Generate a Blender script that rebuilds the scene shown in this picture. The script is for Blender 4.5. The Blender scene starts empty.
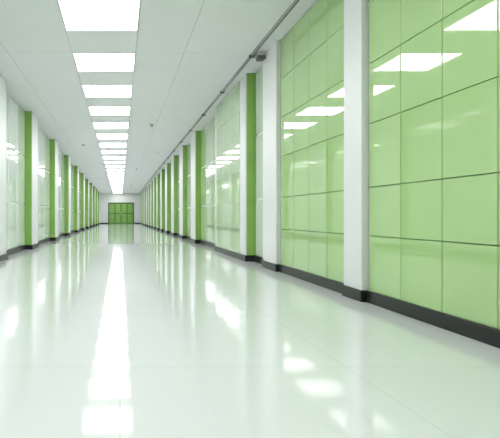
import bpy, bmesh, math, random
random.seed(4)
S=bpy.context.scene
try:
    S.view_settings.view_transform='Standard'
except Exception: pass

# ---------------------------------------------------------------- materials
def mat(name,col,rough=.4,spec=.5,coat=0,metal=0,noise=0,nscale=3,emit=None,es=0,coatr=.02):
    m=bpy.data.materials.new(name); m.use_nodes=True
    nt=m.node_tree; b=nt.nodes['Principled BSDF']
    b.inputs['Roughness'].default_value=rough
    b.inputs['Specular IOR Level'].default_value=spec
    b.inputs['Coat Weight'].default_value=coat
    b.inputs['Coat Roughness'].default_value=coatr
    b.inputs['Metallic'].default_value=metal
    tc=nt.nodes.new('ShaderNodeTexCoord')
    n=nt.nodes.new('ShaderNodeTexNoise'); n.inputs['Scale'].default_value=nscale
    nt.links.new(tc.outputs['Object'],n.inputs['Vector'])
    r=nt.nodes.new('ShaderNodeValToRGB')
    r.color_ramp.elements[0].position=.3; r.color_ramp.elements[1].position=.7
    r.color_ramp.elements[0].color=[c*(1-noise) for c in col]+[1]
    r.color_ramp.elements[1].color=[min(1,c*(1+noise)) for c in col]+[1]
    nt.links.new(n.outputs['Fac'],r.inputs['Fac'])
    nt.links.new(r.outputs['Color'],b.inputs['Base Color'])
    if emit:
        b.inputs['Emission Color'].default_value=(*emit,1)
        b.inputs['Emission Strength'].default_value=es
    return m
M={}
M['white']=mat('white_paint',(.83,.845,.845),.35,.4,noise=.01)
M['ceil']=mat('ceiling_panel_white',(.82,.835,.835),.55,.3,noise=.012,nscale=1.2)
M['seam']=mat('ceiling_seam_grey',(.50,.52,.51),.7)
M['glass']=mat('green_back_painted_glass',(.44,.66,.285),.03,.6,coat=.7,noise=.05,nscale=.8)
M['gap']=mat('panel_joint_dark_green',(.22,.40,.14),.5)
M['green']=mat('lime_green_laminate',(.28,.52,.11),.3,.5,noise=.05)
M['pale']=mat('pale_green_glass',(.55,.72,.44),.05,.6,coat=.8,noise=.03)
M['frost']=mat('frosted_white_glass',(.72,.80,.72),.05,.6,coat=.6,noise=.02)
M['black']=mat('black_skirting',(.014,.016,.016),.3,.4)
M['alu']=mat('brushed_aluminium',(.55,.57,.57),.3,.5,metal=.9)
M['dark']=mat('dark_grey_metal',(.10,.11,.11),.4,.5)
M['frame']=mat('dark_green_door_frame',(.05,.12,.03),.4)
M['door']=mat('green_door_leaf',(.20,.40,.08),.3,.5,noise=.04)
M['lamp']=mat('led_diffuser',(.9,.9,.9),.5,emit=(1.0,.99,1.0),es=9.9)

# floor: polished large tiles
fm=bpy.data.materials.new('polished_white_floor'); fm.use_nodes=True
nt=fm.node_tree; b=nt.nodes['Principled BSDF']
tc=nt.nodes.new('ShaderNodeTexCoord'); br=nt.nodes.new('ShaderNodeTexBrick')
br.offset=0; br.inputs['Scale'].default_value=1
br.inputs['Brick Width'].default_value=1.2; br.inputs['Row Height'].default_value=1.2
br.inputs['Mortar Size'].default_value=.003; br.inputs['Mortar Smooth'].default_value=.3
br.inputs['Color1'].default_value=(.75,.78,.785,1); br.inputs['Color2'].default_value=(.77,.80,.805,1)
br.inputs['Mortar'].default_value=(.62,.65,.65,1)
nt.links.new(tc.outputs['Object'],br.inputs['Vector']); nt.links.new(br.outputs['Color'],b.inputs['Base Color'])
no=nt.nodes.new('ShaderNodeTexNoise'); no.inputs['Scale'].default_value=.9
nt.links.new(tc.outputs['Object'],no.inputs['Vector'])
mr=nt.nodes.new('ShaderNodeMapRange'); mr.inputs['To Min'].default_value=.05; mr.inputs['To Max'].default_value=.08
nt.links.new(no.outputs['Fac'],mr.inputs['Value']); nt.links.new(mr.outputs['Result'],b.inputs['Roughness'])
b.inputs['Specular IOR Level'].default_value=.5
M['floor']=fm

# ---------------------------------------------------------------- mesh builder
class B:
    def __init__(s): s.v=[];s.f=[];s.m=[];s.mats=[]
    def mi(s,k):
        if k not in s.mats: s.mats.append(k)
        return s.mats.index(k)
    def box(s,x0,x1,y0,y1,z0,z1,k,bev=0):
        bm=bmesh.new(); bmesh.ops.create_cube(bm,size=1)
        for v in bm.verts:
            v.co.x=x0+(v.co.x+.5)*(x1-x0); v.co.y=y0+(v.co.y+.5)*(y1-y0); v.co.z=z0+(v.co.z+.5)*(z1-z0)
        if bev: bmesh.ops.bevel(bm,geom=bm.edges[:],offset=bev,segments=2,profile=.5,affect='EDGES')
        s.add(bm,k)
    def cyl(s,x,y,z0,z1,r0,r1,k,n=24):
        bm=bmesh.new(); bmesh.ops.create_cone(bm,cap_ends=True,segments=n,radius1=r0,radius2=r1,depth=z1-z0)
        for v in bm.verts: v.co.x+=x; v.co.y+=y; v.co.z+=(z0+z1)/2
        s.add(bm,k)
    def add(s,bm,k):
        i=s.mi(k); o=len(s.v); bm.verts.index_update()
        s.v+=[tuple(v.co) for v in bm.verts]
        for f in bm.faces: s.f.append([o+v.index for v in f.verts]); s.m.append(i)
        bm.free()
    def done(s,name,parent=None):
        me=bpy.data.meshes.new(name); me.from_pydata(s.v,[],s.f)
        for k in s.mats: me.materials.append(M[k])
        me.polygons.foreach_set('material_index',s.m); me.update()
        o=bpy.data.objects.new(name,me); S.collection.objects.link(o)
        if parent: o.parent=parent
        return o

H=3.35; XR=2.46; XL=-2.36; Y0=-6.0; YE=50.0
# shell
b=B(); b.box(XL-.2,XR+.2,Y0-.2,YE+.2,-.1,0,'floor'); b.done('floor')
b=B(); b.box(XR,XR+.15,Y0,YE,0,H,'white'); b.done('wall_right')
b=B(); b.box(XL-.15,XL,Y0,YE,0,H,'white'); b.done('wall_left')
b=B(); b.box(XL-.15,XR+.15,YE,YE+.15,0,H,'white'); b.done('wall_end')
b=B(); b.box(XL-.15,XR+.15,Y0-.15,Y0,0,H,'white'); b.done('wall_back')

# ceiling : seam backing + panels
P=1.722; L0=5.28; LL=.895; LX0,LX1=-.744,.248
b=B(); b.box(XL-.15,XR+.15,Y0-.15,YE+.15,H+.02,H+.12,'seam')
cols=[(XL,-1.74),(-1.74,LX0),(LX0,LX1),(LX1,1.0),(1.0,2.06)]
n0=int(math.floor((Y0-L0)/P)); lights=[]
g=.003
n=n0
while L0+n*P<YE:
    y=L0+n*P; ya=max(y,Y0); ye=min(y+P,YE)
    for c in cols:
        if c[0]==LX0:
            s0=max(min(y+LL,YE),Y0); 
            if ye-s0>.05: b.box(c[0]+g,c[1]-g,s0+g,ye-g,H,H+.02,'ceil')
            if y+LL<YE and y>Y0: lights.append(y)
            elif ye>ya:
                b.box(c[0]+g,c[1]-g,ya+g,min(y+LL,ye)-g,H,H+.02,'ceil') if min(y+LL,ye)-ya>.02 else None
        else:
            if ye-ya>.05: b.box(c[0]+g,c[1]-g,ya+g,ye-g,H,H+.02,'ceil')
    n+=1
b.box(2.10,XR,Y0,YE,H,H+.02,'ceil')
b.done('ceiling')
for y in lights:
    b=B(); w=.02
    b.box(LX0+g,LX1-g,y+g,y+w,H-.006,H+.02,'white'); b.box(LX0+g,LX1-g,y+LL-w,y+LL-g,H-.006,H+.02,'white')
    b.box(LX0+g,LX0+w,y+w,y+LL-w,H-.006,H+.02,'white'); b.box(LX1-w,LX1-g,y+w,y+LL-w,H-.006,H+.02,'white')
    b.box(LX0+w,LX1-w,y+w,y+LL-w,H+.002,H+.018,'lamp')
    b.done('ceiling_light')

# curtain rail / track along right
b=B(); b.box(2.062,2.098,Y0+.01,YE-.01,H-.03,H+.018,'alu'); b.box(2.072,2.088,Y0+.01,YE-.01,H-.034,H-.03,'dark')
yy=3.0
while yy<48:
    b.box(2.04,2.12,yy,yy+.05,H-.045,H-.001,'dark',.004); yy+=2.04
b.done('trim_1')
b=B(); b.box(2.11,2.25,6.95,7.08,H-.06,H-.002,'alu',.006); b.box(2.13,2.24,6.93,7.06,H-.12,H-.06,'dark',.008); b.done('ceiling_bracket')

ROWS=[.105,.62,1.07,1.66,2.22,2.78,3.34]
def tiled(side,xf,y0,y1,ny,k,name,rows=ROWS,gk='gap',gap=.0035,back=None):
    """glass tiles, front face at xf; side=+1 right wall"""
    b=B(); t=.02
    xb=xf+side*t
    wall=XR if side>0 else XL
    xs=sorted((xb,wall)); b.box(xs[0],xs[1],y0,y1,0.0,H-.002,gk)
    dy=(y1-y0)/ny
    for i in range(ny):
        for j in range(len(rows)-1):
            tx=sorted((xf+random.uniform(-.0006,.0006),xb))
            b.box(tx[0],tx[1]+0,y0+i*dy+gap,y0+(i+1)*dy-gap,rows[j]+gap,rows[j+1]-gap,k,.003)
    return b.done(name)
def skirt(side,xf,y0,y1,name,h=.11,t=.025):
    b=B(); xs=sorted((xf,xf-side*t)); b.box(xs[0],xs[1],y0,y1,0,h,'black',.004); return b.done(name)
def column(side,xf,y0,y1,name='white_column'):
    b=B(); wall=XR if side>0 else XL
    xs=sorted((xf,wall)); b.box(xs[0],xs[1],y0,y1,.0,H-.002,'white',.006)
    xs=sorted((xf-side*.012,wall-side*.01)); b.box(xs[0],xs[1],y0-.012,y1+.012,0,.11,'black',.004)
    return b.done(name)
def pillar(side,xf,y0,y1,corr='white',name='green_pillar',panel=None):
    """projecting pier: green laminate towards the viewer, white frame to the corridor"""
    b=B(); wall=XR if side>0 else XL
    xs=sorted((xf,wall)); b.box(xs[0],xs[1],y0+.03,y1-.03,0,H-.002,'white')
    for ya,yb in ((y0,y0+.03),(y1-.03,y1)):
        zz=ROWS
        for j in range(len(zz)-1):
            b.box(xs[0]+(.0 if side<0 else .012),xs[1]-(.012 if side<0 else 0),ya,yb,zz[j]+.003,zz[j+1]-.003,'green',.003)
        b.box(xs[0],xs[1],ya+.006,yb-.006,0,H-.002,'gap')
        e=sorted((xf,xf+side*.012)); b.box(e[0],e[1],ya,yb,.1,H-.002,'white')
    if panel:
        fn,ff=.40,.2
        for a in range(panel):
            d=(y1-y0-fn-ff)/panel; ya=y0+fn+a*d
            for j in range(len(ROWS)-1):
                p=sorted((xf-side*.012,xf+side*.005)); b.box(p[0],p[1],ya+.004,ya+d-.004,ROWS[j]+.004,ROWS[j+1]-.004,'pale',.003)
    p=sorted((xf-side*.018,wall-side*.01)); b.box(p[0],p[1],y0-.014,y1+.014,0,.11,'black',.004)
    return b.done(name)

# ---------------- right wall, near tiled bays
XT=2.32; XC=2.26
bays=[(-5.74,-3.80,4),(-3.44,-1.50,4),(-1.14,.01,2),(.37,4.20,8),(4.56,6.50,4)]
for y0,y1,nn in bays:
    tiled(1,XT,y0,y1,nn,'glass','green_glass_tile_panel')
    skirt(1,XT,y0,y1,'baseboard_right')
for y0,y1 in [(-6+.001,-5.74),(-3.80,-3.44),(-1.50,-1.14),(.01,.37),(4.20,4.56),(6.50,7.14)]:
    column(1,XC,y0+.013,y1-.013)
# far right
pillar(1,2.24,8.0,10.6,panel=3)
def recess(side,y0,y1,k='frost',nn=2):
    xf=(XR-.06) if side>0 else (XL+.06)
    tiled(side,xf,y0,y1,nn,k,'glass_wall_panel',rows=[.1,1.1,2.22,3.34],gk='white',gap=.02)
    skirt(side,xf,y0,y1,'baseboard_right' if side>0 else 'baseboard_left')
recess(1,7.16,7.98,nn=1)
recess(1,10.62,13.38,'pale',3)
y=13.4
while y<49:
    pillar(1,2.24,y,y+.9); ye=min(y+2.7,YE)-.02
    if ye-(y+.92)>.3: recess(1,y+.92,ye,'frost',2)
    y+=2.7
# left
y=10.9-3.9*4
while y<49:
    dp=1.45 if abs(y-7)<.1 else .8
    pillar(-1,-2.13,y,y+dp); ye=min(y+3.9,YE)-.02
    if ye-(y+dp+.02)>.3: recess(-1,y+dp+.02,ye,'frost',3)
    y+=3.9
recess(-1,-5.98,10.9-3.9*4-.02,'frost',1)
# end wall door
YE2=YE; YE=YE-.022
b=B(); dx0,dx1=-1.32,1.55; dz=2.35; yd=YE-.06
b.box(dx0,dx1,YE-.03,YE,0,dz,'frame')
for x in (dx0,dx1-.08): b.box(x,x+.08,yd,YE,0,dz,'frame',.005)
b.box(dx0,dx1,yd,YE,dz-.1,dz,'frame',.005)
w=(dx1-dx0-.16)/4
for i in range(4):
    a=dx0+.08+i*w
    b.box(a+.05,a+w-.05,YE-.05,YE-.02,.08,1.10,'door',.006)
    b.box(a+.05,a+w-.05,YE-.05,YE-.02,1.18,dz-.14,'door',.006)
for a in (dx0+.08+2*w-.07,dx0+.08+2*w+.05): b.box(a,a+.02,YE-.10,YE-.07,.9,1.4,'alu',.004)
b.done('door_1')
YE=YE2
b=B(); b.box(XL,dx0,YE-.02,YE,0,.1,'black'); b.box(dx1,XR,YE-.02,YE,0,.1,'black'); b.done('baseboard_end')

# ceiling devices
def sprinkler(x,y):
    b=B(); b.cyl(x,y,H-.012,H,.05,.055,'dark'); b.cyl(x,y,H-.05,H-.012,.016,.02,'alu'); b.cyl(x,y,H-.056,H-.05,.032,.032,'dark'); b.done('sprinkler_head')
def smoke(x,y):
    b=B(); b.cyl(x,y,H-.02,H,.06,.07,'white'); b.cyl(x,y,H-.045,H-.02,.035,.055,'white'); b.cyl(x,y,H-.047,H-.045,.02,.02,'dark'); b.done('smoke_detector')
for y in (12.5,24,36): sprinkler(.98-.1,y)
smoke(1.5,18); smoke(-1.3,16); smoke(-1.3,30)

w=bpy.data.worlds.new('World'); S.world=w; w.use_nodes=True
w.node_tree.nodes['Background'].inputs[0].default_value=(.9,1,.97,1); w.node_tree.nodes['Background'].inputs[1].default_value=.5

c=bpy.data.cameras.new('camera'); co=bpy.data.objects.new('camera',c); S.collection.objects.link(co)
co.location=(0,0,.8); co.rotation_euler=(math.pi/2,0,0)
c.sensor_width=36; c.lens=36*450/500; c.shift_x=.26; c.shift_y=-.005; c.clip_end=200
S.camera=co
